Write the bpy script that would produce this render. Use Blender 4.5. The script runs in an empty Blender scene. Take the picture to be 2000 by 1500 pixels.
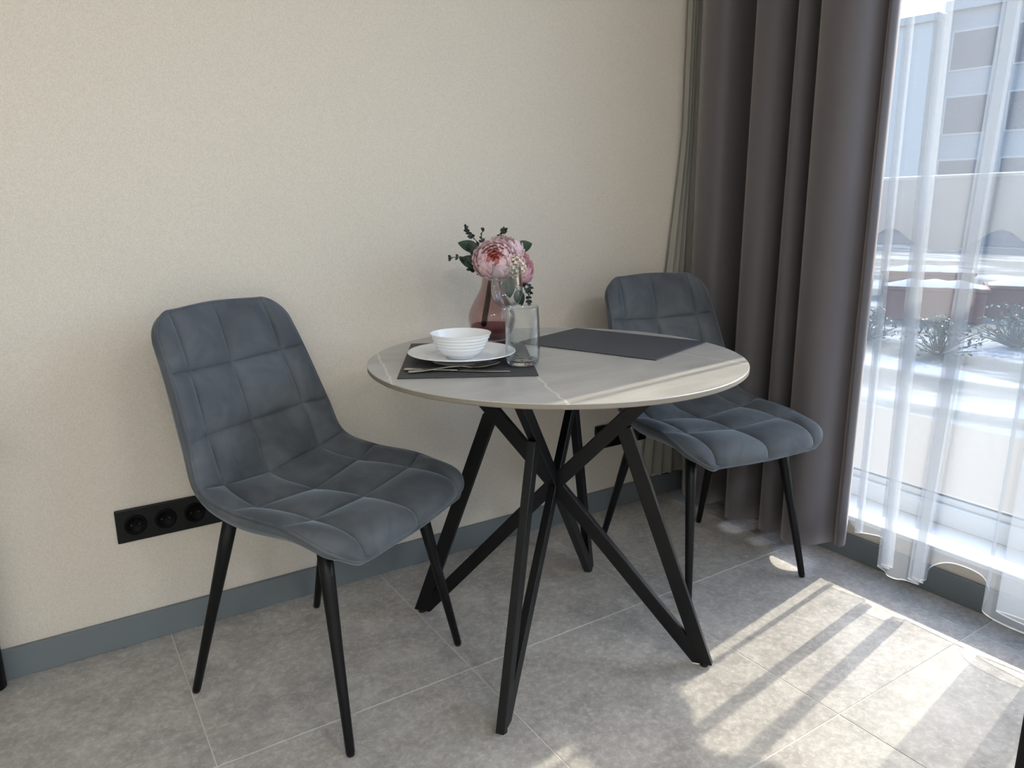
import bpy, bmesh, math, random
from mathutils import Vector, Matrix, noise

random.seed(7)
scene = bpy.context.scene
COL = scene.collection
R = math.radians

# ------------------------------------------------------------------ camera
cd = bpy.data.cameras.new('camera')
cd.sensor_width = 36.0
cd.lens = 25.81
cd.clip_start = 0.02
cd.clip_end = 400
cam = bpy.data.objects.new('camera', cd)
COL.objects.link(cam)
RT = Vector((0.84011, -0.54236, -0.00780))
DN = Vector((-0.13113, -0.18912, -0.97316))
FW = Vector((0.52632, 0.81859, -0.23000))
cam.matrix_world = Matrix(((RT.x, -DN.x, -FW.x, 0), (RT.y, -DN.y, -FW.y, 0), (RT.z, -DN.z, -FW.z, 1.1027), (0, 0, 0, 1)))
scene.camera = cam

# ------------------------------------------------------------------ world, sun, exposure
SUN_AZ, SUN_EL = R(8.0), R(36.0)
world = bpy.data.worlds.new('world'); scene.world = world
world.use_nodes = True
wn = world.node_tree.nodes; wl = world.node_tree.links
bg = wn['Background']
sky = wn.new('ShaderNodeTexSky')
sky.sky_type = 'NISHITA'
sky.sun_disc = False
sky.sun_elevation = SUN_EL
sky.sun_rotation = math.pi / 2 - SUN_AZ
sky.air_density = 1.0; sky.dust_density = 1.0; sky.ozone_density = 1.0
wl.new(sky.outputs[0], bg.inputs[0])
bg.inputs[1].default_value = 0.92
sd = bpy.data.lights.new('sun', 'SUN')
sd.energy = 6.5
sd.angle = R(0.7)
sd.color = (1.0, 0.90, 0.76)
sun = bpy.data.objects.new('sun', sd); COL.objects.link(sun)
sdir = Vector((math.cos(SUN_EL) * math.cos(SUN_AZ), math.cos(SUN_EL) * math.sin(SUN_AZ), math.sin(SUN_EL)))
sun.rotation_euler = sdir.to_track_quat('Z', 'Y').to_euler()
sun.location = (6, 2, 5)


def portal(name, loc, direction, sx, sy):
    d = bpy.data.lights.new(name, 'AREA'); d.shape = 'RECTANGLE'; d.size = sx; d.size_y = sy
    d.cycles.is_portal = True
    o = bpy.data.objects.new(name, d); COL.objects.link(o)
    o.location = loc
    o.rotation_euler = Vector(direction).to_track_quat('-Z', 'Z').to_euler()
    return o


portal('window_portal', (2.40, -0.1, 1.3), (-1, 0, 0), 4.0, 2.4)

scene.view_settings.view_transform = 'Standard'
scene.view_settings.look = 'None'
scene.view_settings.gamma = 1.0
scene.view_settings.use_curve_mapping = False
scene.view_settings.exposure = 0.28
cy = scene.cycles
cy.use_denoising = True
cy.max_bounces = 10; cy.diffuse_bounces = 4; cy.glossy_bounces = 4; cy.transmission_bounces = 8; cy.transparent_max_bounces = 24
cy.use_adaptive_sampling = True; cy.adaptive_threshold = 0.025
cy.caustics_reflective = False; cy.caustics_refractive = False
cy.sample_clamp_indirect = 6.0


FILL_W = 25.0

# ------------------------------------------------------------------ helpers
def lin(c):
    return tuple(((v / 255) / 12.92 if v / 255 <= 0.04045 else ((v / 255 + 0.055) / 1.055) ** 2.4) for v in c) + (1.0,)


def mat(name, rgb, rough=0.5, metal=0.0, spec=0.5, **kw):
    m = bpy.data.materials.new(name); m.use_nodes = True
    b = m.node_tree.nodes['Principled BSDF']
    b.inputs['Base Color'].default_value = lin(rgb)
    b.inputs['Roughness'].default_value = rough
    b.inputs['Metallic'].default_value = metal
    b.inputs['Specular IOR Level'].default_value = spec
    for k, v in kw.items():
        b.inputs[k.replace('_', ' ')].default_value = v
    return m


def nodes(m):
    return m.node_tree.nodes, m.node_tree.links, m.node_tree.nodes['Principled BSDF']


def ramp(n, stops):
    r = n.new('ShaderNodeValToRGB')
    el = r.color_ramp.elements
    while len(el) < len(stops):
        el.new(0.5)
    for e, (p, c) in zip(el, stops):
        e.position = p; e.color = c
    return r


def noise_tex(n, l, vec, scale, detail=4, rough=0.55, dist=0.0):
    t = n.new('ShaderNodeTexNoise')
    t.inputs['Scale'].default_value = scale; t.inputs['Detail'].default_value = detail
    t.inputs['Roughness'].default_value = rough; t.inputs['Distortion'].default_value = dist
    if vec is not None:
        l.new(vec, t.inputs['Vector'])
    return t


def bump(n, l, b, height, strength, dist):
    bn = n.new('ShaderNodeBump')
    bn.inputs['Strength'].default_value = strength; bn.inputs['Distance'].default_value = dist
    l.new(height, bn.inputs['Height']); l.new(bn.outputs[0], b.inputs['Normal'])
    return bn


def obj(name, verts, faces, m, parent=None, smooth=False, loc=None):
    me = bpy.data.meshes.new(name)
    me.from_pydata([tuple(v) for v in verts], [], faces)
    me.update()
    if smooth:
        me.polygons.foreach_set('use_smooth', [True] * len(me.polygons))
    if m:
        me.materials.append(m)
    return link(name, me, parent, loc)


def link(name, me, parent=None, loc=None):
    o = bpy.data.objects.new(name, me); COL.objects.link(o)
    if parent is not None:
        o.parent = parent
    if loc is not None:
        o.location = loc
    return o


def empty(name, loc=(0, 0, 0), rz=0.0):
    o = bpy.data.objects.new(name, None); COL.objects.link(o)
    o.empty_display_size = 0.1
    o.location = loc; o.rotation_euler = (0, 0, rz)
    return o


def tag(o, label=None, cat=None, group=None, kind=None):
    if label: o['label'] = label
    if cat: o['category'] = cat
    if group: o['group'] = group
    if kind: o['kind'] = kind
    return o


def copy_tree(o, parent=None):
    c = o.copy(); COL.objects.link(c); c.parent = parent
    for ch in list(o.children):
        copy_tree(ch, c)
    return c


def box(name, lo, hi, m, parent=None, bev=0.0, seg=2):
    bm = bmesh.new()
    bmesh.ops.create_cube(bm, size=1.0)
    for v in bm.verts:
        v.co = Vector([(lo[i] + hi[i]) / 2 + v.co[i] * (hi[i] - lo[i]) for i in range(3)])
    if bev > 0:
        bmesh.ops.bevel(bm, geom=bm.edges[:], offset=bev, segments=seg, affect='EDGES', profile=0.5)
    me = bpy.data.meshes.new(name); bm.to_mesh(me); bm.free()
    if m: me.materials.append(m)
    if bev > 0 and seg > 1:
        me.polygons.foreach_set('use_smooth', [False] * len(me.polygons))
    return link(name, me, parent)


def lathe(name, prof, m, parent=None, seg=48, loc=None, smooth=True):
    """prof: list of (r, z); r=0 ends are closed"""
    vs, fs, rows = [], [], []
    for r, z in prof:
        if r < 1e-6:
            rows.append([len(vs)]); vs.append((0, 0, z))
        else:
            rows.append(list(range(len(vs), len(vs) + seg)))
            vs += [(r * math.cos(2 * math.pi * k / seg), r * math.sin(2 * math.pi * k / seg), z) for k in range(seg)]
    for a, b in zip(rows, rows[1:]):
        for k in range(seg):
            k2 = (k + 1) % seg
            if len(a) == 1 and len(b) == 1: continue
            if len(a) == 1: fs.append((a[0], b[k2], b[k]))
            elif len(b) == 1: fs.append((a[k], a[k2], b[0]))
            else: fs.append((a[k], a[k2], b[k2], b[k]))
    o = obj(name, vs, fs, m, parent, smooth, loc)
    bm = bmesh.new(); bm.from_mesh(o.data); bmesh.ops.recalc_face_normals(bm, faces=bm.faces[:]); bm.to_mesh(o.data); bm.free()
    return o


def smooth_prof(pts, n=6):
    """Catmull-Rom through 2D/3D points"""
    out = []
    P = [Vector(p) for p in pts]
    for i in range(len(P) - 1):
        p0 = P[max(i - 1, 0)]; p1 = P[i]; p2 = P[i + 1]; p3 = P[min(i + 2, len(P) - 1)]
        for k in range(n):
            t = k / n
            out.append(0.5 * ((2 * p1) + (p2 - p0) * t + (2 * p0 - 5 * p1 + 4 * p2 - p3) * t * t + (3 * p1 - p0 - 3 * p2 + p3) * t ** 3))
    out.append(P[-1])
    return out


def tube_geo(path, radii, seg=8, closed=False, cap=True):
    path = [Vector(p) for p in path]
    n = len(path)
    if not hasattr(radii, '__len__'): radii = [radii] * n
    vs, fs = [], []
    up = None
    for i, p in enumerate(path):
        if closed:
            t = path[(i + 1) % n] - path[i - 1]
        else:
            t = path[min(i + 1, n - 1)] - path[max(i - 1, 0)]
        t.normalize()
        if up is None:
            up = Vector((0, 0, 1)) if abs(t.z) < 0.9 else Vector((1, 0, 0))
        s = t.cross(up)
        if s.length < 1e-6: s = t.orthogonal()
        s.normalize(); up = s.cross(t).normalized()
        for k in range(seg):
            a = 2 * math.pi * k / seg
            vs.append(p + (s * math.cos(a) + up * math.sin(a)) * radii[i])
    m = n if closed else n - 1
    for i in range(m):
        j = (i + 1) % n
        for k in range(seg):
            k2 = (k + 1) % seg
            fs.append((i * seg + k, i * seg + k2, j * seg + k2, j * seg + k))
    if cap and not closed:
        fs.append(tuple(range(seg))[::-1]); fs.append(tuple((n - 1) * seg + k for k in range(seg)))
    return vs, fs


def tube(name, path, radii, m, parent=None, seg=8, closed=False, loc=None):
    vs, fs = tube_geo(path, radii, seg, closed)
    return obj(name, vs, fs, m, parent, True, loc)


# ------------------------------------------------------------------ materials
M = {}
# wallpaper: warm beige with a fine woven relief
m = mat('wallpaper', (218, 209, 198), 0.75, spec=0.25); M['wall'] = m
n, l, b = nodes(m)
geo = n.new('ShaderNodeNewGeometry')
t1 = noise_tex(n, l, geo.outputs['Position'], 330, 3, 0.6)
mp = n.new('ShaderNodeMapping'); mp.inputs['Scale'].default_value = (1, 1, 0.25)
l.new(geo.outputs['Position'], mp.inputs[0])
t2 = noise_tex(n, l, mp.outputs[0], 520, 2, 0.5)
ad = n.new('ShaderNodeMath'); ad.operation = 'ADD'; l.new(t1.outputs[0], ad.inputs[0]); l.new(t2.outputs[0], ad.inputs[1])
bump(n, l, b, ad.outputs[0], 0.22, 0.002)
rp = ramp(n, [(0.35, lin((211, 202, 190))), (0.65, lin((225, 216, 204)))])
l.new(t1.outputs[0], rp.inputs[0]); l.new(rp.outputs[0], b.inputs['Base Color'])

M['plaster'] = mat('white_plaster', (232, 230, 224), 0.8)
M['base'] = mat('grey_blue_baseboard', (114, 121, 125), 0.45)
M['grout'] = mat('grout', (206, 202, 195), 0.9)
M['sill'] = mat('white_sill', (236, 236, 234), 0.35)
M['frame'] = mat('window_frame', (226, 230, 232), 0.35)
M['gasket'] = mat('window_gasket', (60, 62, 64), 0.6)

# floor tile: warm grey stone-look porcelain with pale flecks
m = mat('stone_tile', (150, 145, 138), 0.42, spec=0.4); M['tile'] = m
n, l, b = nodes(m)
geo = n.new('ShaderNodeNewGeometry'); oi = n.new('ShaderNodeObjectInfo')
va = n.new('ShaderNodeVectorMath'); va.operation = 'MULTIPLY_ADD'
cx_ = n.new('ShaderNodeCombineXYZ')
for i in range(3): l.new(oi.outputs['Random'], cx_.inputs[i])
va.inputs[1].default_value = (7, 11, 3); l.new(cx_.outputs[0], va.inputs[0]); l.new(geo.outputs['Position'], va.inputs[2])
big = noise_tex(n, l, va.outputs[0], 11, 6, 0.68, 0.2)
fine = noise_tex(n, l, va.outputs[0], 62, 8, 0.70, 0.25)
vor = n.new('ShaderNodeTexVoronoi'); vor.feature = 'DISTANCE_TO_EDGE'; vor.inputs['Scale'].default_value = 50
wob = n.new('ShaderNodeVectorMath'); wob.operation = 'MULTIPLY_ADD'; wob.inputs[1].default_value = (0.035, 0.035, 0.035)
l.new(fine.outputs['Color'], wob.inputs[0]); l.new(va.outputs[0], wob.inputs[2]); l.new(wob.outputs[0], vor.inputs['Vector'])
rbig = ramp(n, [(0.36, lin((166, 161, 155))), (0.64, lin((192, 187, 180)))])
l.new(big.outputs[0], rbig.inputs[0])
rf = ramp(n, [(0.36, (0.76, 0.76, 0.76, 1)), (0.64, (1.10, 1.10, 1.10, 1))])
l.new(fine.outputs[0], rf.inputs[0])
mx = n.new('ShaderNodeMix'); mx.data_type = 'RGBA'; mx.blend_type = 'MULTIPLY'; mx.inputs[0].default_value = 0.75
l.new(rbig.outputs[0], mx.inputs[6]); l.new(rf.outputs[0], mx.inputs[7])
rv = ramp(n, [(0.0, (1, 1, 1, 1)), (0.13, (0, 0, 0, 1))])
l.new(vor.outputs[0], rv.inputs[0])
mk = n.new('ShaderNodeMath'); mk.operation = 'MULTIPLY'
rm = ramp(n, [(0.46, (0, 0, 0, 1)), (0.62, (0.42, 0.42, 0.42, 1))]); l.new(fine.outputs[0], rm.inputs[0])
l.new(rv.outputs[0], mk.inputs[0]); l.new(rm.outputs[0], mk.inputs[1])
mx2 = n.new('ShaderNodeMix'); mx2.data_type = 'RGBA'
l.new(mk.outputs[0], mx2.inputs[0]); l.new(mx.outputs[2], mx2.inputs[6]); mx2.inputs[7].default_value = lin((224, 219, 211))
l.new(mx2.outputs[2], b.inputs['Base Color'])
bump(n, l, b, fine.outputs[0], 0.08, 0.001)

# velvet upholstery
m = mat('grey_blue_velvet', (92, 99, 108), 0.72, spec=0.2); M['velvet'] = m
n, l, b = nodes(m)
tc = n.new('ShaderNodeTexCoord')
t1 = noise_tex(n, l, tc.outputs['Object'], 9, 3, 0.6, 0.5)
rp = ramp(n, [(0.35, lin((76, 80, 86))), (0.68, lin((98, 102, 107)))])
l.new(t1.outputs[0], rp.inputs[0]); l.new(rp.outputs[0], b.inputs['Base Color'])
b.inputs['Sheen Weight'].default_value = 0.9
b.inputs['Sheen Roughness'].default_value = 0.35
b.inputs['Sheen Tint'].default_value = lin((150, 162, 172))
t2 = noise_tex(n, l, tc.outputs['Object'], 900, 2, 0.5)
bump(n, l, b, t2.outputs[0], 0.12, 0.0006)

M['black'] = mat('black_powder_coat', (8, 9, 12), 0.42, spec=0.28)
M['black_plastic'] = mat('black_plastic', (16, 16, 20), 0.35)
M['black_socket'] = mat('black_socket_glass', (5, 5, 8), 0.4, spec=0.3)
M['socket_well'] = mat('socket_well', (3, 3, 5), 0.6, spec=0.15)
M['brass'] = mat('contact_metal', (70, 62, 48), 0.4, 1.0)
M['rubber'] = mat('rubber_foot', (14, 14, 15), 0.8)

# table top: grey sintered stone with thin pale veins
m = mat('grey_stone_top', (150, 147, 141), 0.3, spec=0.5); M['stone'] = m
n, l, b = nodes(m)
tc = n.new('ShaderNodeTexCoord')
mp = n.new('ShaderNodeMapping'); mp.inputs['Scale'].default_value = (1, 3.2, 1); mp.inputs['Rotation'].default_value = (0, 0, R(35))
l.new(tc.outputs['Object'], mp.inputs[0])
t1 = noise_tex(n, l, mp.outputs[0], 5, 6, 0.62, 0.6)
rp = ramp(n, [(0.3, lin((164, 161, 157))), (0.7, lin((186, 183, 178)))])
l.new(t1.outputs[0], rp.inputs[0])
col = rp.outputs[0]
sx = n.new('ShaderNodeSeparateXYZ'); l.new(tc.outputs['Object'], sx.inputs[0])
wv = noise_tex(n, l, tc.outputs['Object'], 14, 3, 0.6)


def vein(n, l, col, p, q, width):
    """thin pale line through p-q in the top's own coordinates"""
    p = Vector(p); q = Vector(q); d = (q - p).normalized(); nx, ny = -d.y, d.x
    a = n.new('ShaderNodeMath'); a.operation = 'MULTIPLY'; a.inputs[1].default_value = nx; l.new(sx.outputs[0], a.inputs[0])
    c = n.new('ShaderNodeMath'); c.operation = 'MULTIPLY_ADD'; c.inputs[1].default_value = ny; l.new(sx.outputs[1], c.inputs[0]); l.new(a.outputs[0], c.inputs[2])
    e = n.new('ShaderNodeMath'); e.operation = 'MULTIPLY_ADD'; e.inputs[1].default_value = 0.03; l.new(wv.outputs[0], e.inputs[0]); l.new(c.outputs[0], e.inputs[2])
    s = n.new('ShaderNodeMath'); s.operation = 'SUBTRACT'; s.inputs[1].default_value = nx * p.x + ny * p.y + 0.015; l.new(e.outputs[0], s.inputs[0])
    ab = n.new('ShaderNodeMath'); ab.operation = 'ABSOLUTE'; l.new(s.outputs[0], ab.inputs[0])
    r = ramp(n, [(0.0, (0.75, 0.75, 0.75, 1)), (width, (0, 0, 0, 1))]); l.new(ab.outputs[0], r.inputs[0])
    x = n.new('ShaderNodeMix'); x.data_type = 'RGBA'; l.new(r.outputs[0], x.inputs[0]); l.new(col, x.inputs[6]); x.inputs[7].default_value = lin((226, 222, 214))
    return x.outputs[2]


col = vein(n, l, col, (-0.17, -0.162), (-0.241, -0.367), 0.0028)
col = vein(n, l, col, (-0.339, 0.286), (-0.44, -0.027), 0.0024)
col = vein(n, l, col, (0.30, -0.30), (0.16, 0.36), 0.0020)
l.new(col, b.inputs['Base Color'])
M['edge'] = mat('taupe_table_edge', (132, 124, 114), 0.5)

# woven vinyl placemat
m = mat('woven_placemat', (62, 64, 70), 0.6); M['mat'] = m
n, l, b = nodes(m)
tc = n.new('ShaderNodeTexCoord')
ck = n.new('ShaderNodeTexChecker'); ck.inputs['Scale'].default_value = 420
l.new(tc.outputs['Object'], ck.inputs['Vector'])
t1 = noise_tex(n, l, tc.outputs['Object'], 190, 3, 0.65)
ck.inputs['Color1'].default_value = lin((48, 50, 56)); ck.inputs['Color2'].default_value = lin((78, 81, 89))
mx = n.new('ShaderNodeMix'); mx.data_type = 'RGBA'; mx.blend_type = 'OVERLAY'; mx.inputs[0].default_value = 0.8
l.new(ck.outputs[0], mx.inputs[6]); l.new(t1.outputs['Color'], mx.inputs[7]); l.new(mx.outputs[2], b.inputs['Base Color'])
bump(n, l, b, t1.outputs[0], 0.5, 0.001)
M['mat_dark'] = mat('fine_woven_placemat', (58, 58, 60), 0.65)
n, l, b = nodes(M['mat_dark'])
tc = n.new('ShaderNodeTexCoord'); t1 = noise_tex(n, l, tc.outputs['Object'], 500, 2, 0.6)
rp = ramp(n, [(0.35, lin((50, 50, 53))), (0.65, lin((68, 68, 70)))]); l.new(t1.outputs[0], rp.inputs[0]); l.new(rp.outputs[0], b.inputs['Base Color'])

M['china'] = mat('white_china', (240, 241, 242), 0.16, spec=0.5)
M['steel'] = mat('brushed_steel', (205, 200, 190), 0.28, 1.0)


def glass(name, rgb=(255, 255, 255), ior=1.46, rough=0.0):
    return mat(name, rgb, rough, 0.0, 0.5, Transmission_Weight=1.0, IOR=ior)


M['solid_glass'] = glass('clear_solid_glass', (252, 254, 254))


def thin_glass(name, tint, refl=0.8):
    """one surface of a thin glass wall: clear, with the mirror reflection of glass"""
    m = bpy.data.materials.new(name); m.use_nodes = True
    n = m.node_tree.nodes; l = m.node_tree.links
    n.remove(n['Principled BSDF'])
    tr = n.new('ShaderNodeBsdfTransparent'); tr.inputs[0].default_value = tint
    gl = n.new('ShaderNodeBsdfGlossy'); gl.inputs['Roughness'].default_value = 0.0
    lw = n.new('ShaderNodeLayerWeight')
    pw = n.new('ShaderNodeMath'); pw.operation = 'POWER'; pw.inputs[1].default_value = 2.2; l.new(lw.outputs['Facing'], pw.inputs[0])
    fr = n.new('ShaderNodeMath'); fr.operation = 'MULTIPLY_ADD'; fr.inputs[1].default_value = refl; fr.inputs[2].default_value = 0.03; l.new(pw.outputs[0], fr.inputs[0])
    mx = n.new('ShaderNodeMixShader')
    l.new(fr.outputs[0], mx.inputs[0]); l.new(tr.outputs[0], mx.inputs[1]); l.new(gl.outputs[0], mx.inputs[2]); l.new(mx.outputs[0], n['Material Output'].inputs[0])
    return m


M['glass'] = thin_glass('clear_glass', (0.955, 0.968, 0.970, 1))
M['vase'] = thin_glass('mauve_glass', (0.855, 0.755, 0.750, 1))
M['vase_base'] = thin_glass('mauve_glass_base', (0.62, 0.47, 0.50, 1), 0.2)

# window pane: clear, with a weak mirror reflection
m = bpy.data.materials.new('window_pane'); m.use_nodes = True; M['pane'] = m
n = m.node_tree.nodes; l = m.node_tree.links
n.remove(n['Principled BSDF'])
tr = n.new('ShaderNodeBsdfTransparent'); tr.inputs[0].default_value = (0.95, 0.97, 0.97, 1)
gl = n.new('ShaderNodeBsdfGlossy'); gl.inputs['Roughness'].default_value = 0.0
mix = n.new('ShaderNodeMixShader'); mix.inputs[0].default_value = 0.05
l.new(tr.outputs[0], mix.inputs[1]); l.new(gl.outputs[0], mix.inputs[2]); l.new(mix.outputs[0], n['Material Output'].inputs[0])


def sheer(name, rgb, clear, translucent=0.6):
    m = bpy.data.materials.new(name); m.use_nodes = True
    n = m.node_tree.nodes; l = m.node_tree.links
    n.remove(n['Principled BSDF'])
    tr = n.new('ShaderNodeBsdfTransparent')
    df = n.new('ShaderNodeBsdfDiffuse'); df.inputs[0].default_value = lin(rgb)
    tl = n.new('ShaderNodeBsdfTranslucent'); tl.inputs[0].default_value = lin(rgb)
    a = n.new('ShaderNodeMixShader'); a.inputs[0].default_value = translucent
    l.new(df.outputs[0], a.inputs[1]); l.new(tl.outputs[0], a.inputs[2])
    c = n.new('ShaderNodeMixShader'); c.inputs[0].default_value = clear
    l.new(a.outputs[0], c.inputs[1]); l.new(tr.outputs[0], c.inputs[2]); l.new(c.outputs[0], n['Material Output'].inputs[0])
    return m


M['sheer'] = sheer('white_sheer', (176, 180, 186), 0.66)
M['sheer_hem'] = sheer('white_sheer_hem', (236, 236, 236), 0.35)
M['awning'] = sheer('white_awning_cloth', (186, 188, 192), 0.0, 0.35)

m = mat('grey_drape', (94, 89, 91), 0.6, spec=0.25); M['drape'] = m
n, l, b = nodes(m)
b.inputs['Sheen Weight'].default_value = 0.9
b.inputs['Sheen Roughness'].default_value = 0.45
b.inputs['Sheen Tint'].default_value = lin((205, 196, 194))
tc = n.new('ShaderNodeTexCoord'); t1 = noise_tex(n, l, tc.outputs['Object'], 700, 2, 0.5)
bump(n, l, b, t1.outputs[0], 0.08, 0.0006)

M['petal'] = sheer('pale_pink_petal', (253, 228, 231), 0.0, 0.35)
M['petal_core'] = sheer('coral_petal', (243, 164, 158), 0.0, 0.35)
M['petal_pink'] = sheer('pink_petal', (251, 206, 214), 0.0, 0.35)
M['cream'] = mat('cream_blossom', (236, 230, 205), 0.7)
M['leaf'] = mat('dark_green_leaf', (42, 66, 50), 0.5)
M['leaf2'] = mat('grey_green_leaflet', (40, 52, 46), 0.6)
M['stem'] = mat('dark_stem', (44, 42, 26), 0.6)
M['calyx'] = mat('olive_calyx', (108, 112, 40), 0.6)

# ------------------------------------------------------------------ room shell
WX, WY = 2.104, 2.002          # inner faces of the window wall and of the long wall
XL, YF, ZC = -2.4, -3.6, 2.72
OPEN_Y0, OPEN_Y1, SILL_Z, HEAD_Z = -2.2, 1.80, 0.142, 2.50
S = 'structure'
fl = tag(box('floor', (XL - 0.1, YF - 0.1, -0.12), (WX + 0.02, WY + 0.1, -0.0008), M['grout']), 'grey stone-look tiled floor', 'floor', kind=S)
tile_me = None
GAP = 0.0030
for i in range(-5, 4):
    for j in range(0, 9):
        x0 = 0.1812 + 0.6 * i; x1 = x0 + 0.6
        y1 = 2.0085 - 0.6 * j; y0 = y1 - 0.6
        lo = (max(x0 + GAP / 2, XL), max(y0 + GAP / 2, YF)); hi = (min(x1 - GAP / 2, WX), min(y1 - GAP / 2, WY))
        if hi[0] - lo[0] < 0.02 or hi[1] - lo[1] < 0.02: continue
        full = (hi[0] - lo[0] > 0.597 and hi[1] - lo[1] > 0.597)
        if full and tile_me is not None:
            t = link('floor_tile', tile_me, fl, ((lo[0] + hi[0]) / 2, (lo[1] + hi[1]) / 2, 0))
        else:
            hx, hy = (hi[0] - lo[0]) / 2, (hi[1] - lo[1]) / 2
            t = box('floor_tile', (-hx, -hy, -0.008), (hx, hy, 0.0), M['tile'], fl, 0.0008, 1)
            t.location = ((lo[0] + hi[0]) / 2, (lo[1] + hi[1]) / 2, 0)
            if full: tile_me = t.data
tag(box('ceiling', (XL - 0.1, YF - 0.1, ZC), (WX + 0.3, WY + 0.15, ZC + 0.1), M['plaster']), 'white ceiling', 'ceiling', kind=S)
tag(box('wall_back', (XL - 0.1, WY, -0.12), (WX + 0.25, WY + 0.12, ZC), M['wall']), 'beige wallpapered wall behind the table', 'wall', kind=S)
tag(box('wall_left', (XL - 0.1, YF, -0.1), (XL, WY, ZC), M['plaster']), 'pale wall at the left end of the room', 'wall', kind=S)
tag(box('wall_front', (XL, YF - 0.1, -0.1), (WX + 0.25, YF, ZC), M['plaster']), 'pale wall behind the camera', 'wall', kind=S)
# window wall: four boxes around the opening, one mesh
vs, fs = [], []
for lo, hi in (((WX, YF, -0.12), (WX + 0.26, WY, SILL_Z - 0.012)), ((WX, YF, HEAD_Z), (WX + 0.26, WY, ZC)),
               ((WX, OPEN_Y1, SILL_Z - 0.012), (WX + 0.26, WY, HEAD_Z)), ((WX, YF, SILL_Z - 0.012), (WX + 0.26, OPEN_Y0, HEAD_Z))):
    k = len(vs)
    vs += [(x, y, z) for x in (lo[0], hi[0]) for y in (lo[1], hi[1]) for z in (lo[2], hi[2])]
    fs += [tuple(k + q for q in f) for f in ((0, 1, 3, 2), (4, 6, 7, 5), (0, 4, 5, 1), (2, 3, 7, 6), (0, 2, 6, 4), (1, 5, 7, 3))]
tag(obj('wall_right', vs, fs, M['wall']), 'beige wall around the wide low window', 'wall', kind=S)
BB = 0.079
tag(box('baseboard_back', (XL, WY - 0.014, 0.0), (WX - 0.014, WY, BB), M['base'], None, 0.0015, 1), 'grey-blue baseboard along the beige wall', 'baseboard', kind=S)
tag(box('baseboard_right', (WX - 0.014, YF, 0.0), (WX, WY - 0.014, BB), M['base'], None, 0.0015, 1), 'grey-blue baseboard under the window', 'baseboard', kind=S)
tag(box('trim_1', (WX - 0.012, OPEN_Y0, SILL_Z - 0.014), (WX + 0.17, OPEN_Y1, SILL_Z), M['sill'], None, 0.002, 1), 'white low window sill', 'sill', kind=S)

# invented ceiling panels behind the camera, added as fill light for the room
M['fill_lamp_body'] = mat('fill_lamp_body', (235, 235, 235), 0.4)
M['fill_glow'] = mat('fill_diffuser', (255, 255, 255), 0.5, Emission_Color=(0.93, 0.97, 1.0, 1), Emission_Strength=3.0)
for k, (lx, ly) in enumerate(((-1.5, -2.2), (-0.2, -2.2), (1.1, -2.2))):
    lp = tag(empty('fill_lamp', (lx, ly, ZC)), ('added square fill lamp behind the camera, nearest the left wall', 'added square fill lamp behind the camera, middle one', 'added square fill lamp behind the camera, nearest the window')[k], 'lamp', 'added fill lamps')
    box('housing', (-0.32, -0.32, -0.05), (0.32, 0.32, -0.0005), M['fill_lamp_body'], lp, 0.004, 1)
    box('diffuser', (-0.30, -0.30, -0.056), (0.30, 0.30, -0.0502), M['fill_glow'], lp)
    ld = bpy.data.lights.new('fill_light', 'AREA'); ld.shape = 'SQUARE'; ld.size = 0.58; ld.energy = FILL_W; ld.color = (0.93, 0.97, 1.0)
    lo_ = bpy.data.objects.new('fill_light', ld); COL.objects.link(lo_); lo_.parent = lp; lo_.location = (0, 0, -0.062)

# window: frame members, panes
win = tag(empty('window_1', (2.29, -0.2, SILL_Z)), 'wide floor-level window with a pale frame behind the sheer curtain', 'window', kind=S)


def wpart(name, lo, hi, m, bev=0.004):
    o = box(name, (lo[0] - 2.29, lo[1] + 0.2, lo[2] - SILL_Z), (hi[0] - 2.29, hi[1] + 0.2, hi[2] - SILL_Z), m, win, bev, 1)
    return o


FX0, FX1 = 2.262, 2.335
wpart('frame_bottom_rail', (FX0, OPEN_Y0, SILL_Z), (FX1, OPEN_Y1, SILL_Z + 0.062), M['frame'])
wpart('glazing_bead', (FX0 + 0.02, OPEN_Y0, SILL_Z + 0.062), (FX1 - 0.02, OPEN_Y1, SILL_Z + 0.082), M['frame'])
wpart('gasket', (FX0 + 0.03, OPEN_Y0, SILL_Z + 0.082), (FX1 - 0.03, OPEN_Y1, SILL_Z + 0.088), M['gasket'], 0.0)
wpart('frame_top_rail', (FX0, OPEN_Y0, HEAD_Z - 0.07), (FX1, OPEN_Y1, HEAD_Z), M['frame'])
for y in (OPEN_Y1 - 0.07, 0.02, -1.1, OPEN_Y0):
    wpart('frame_post', (FX0, y, SILL_Z + 0.062), (FX1, y + 0.07, HEAD_Z - 0.07), M['frame'])
for y0, y1 in ((0.09, OPEN_Y1 - 0.07), (-1.03, 0.02), (OPEN_Y0 + 0.07, -1.1)):
    wpart('pane', (2.296, y0, SILL_Z + 0.086), (2.300, y1, HEAD_Z - 0.07), M['pane'], 0.0)


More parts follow.
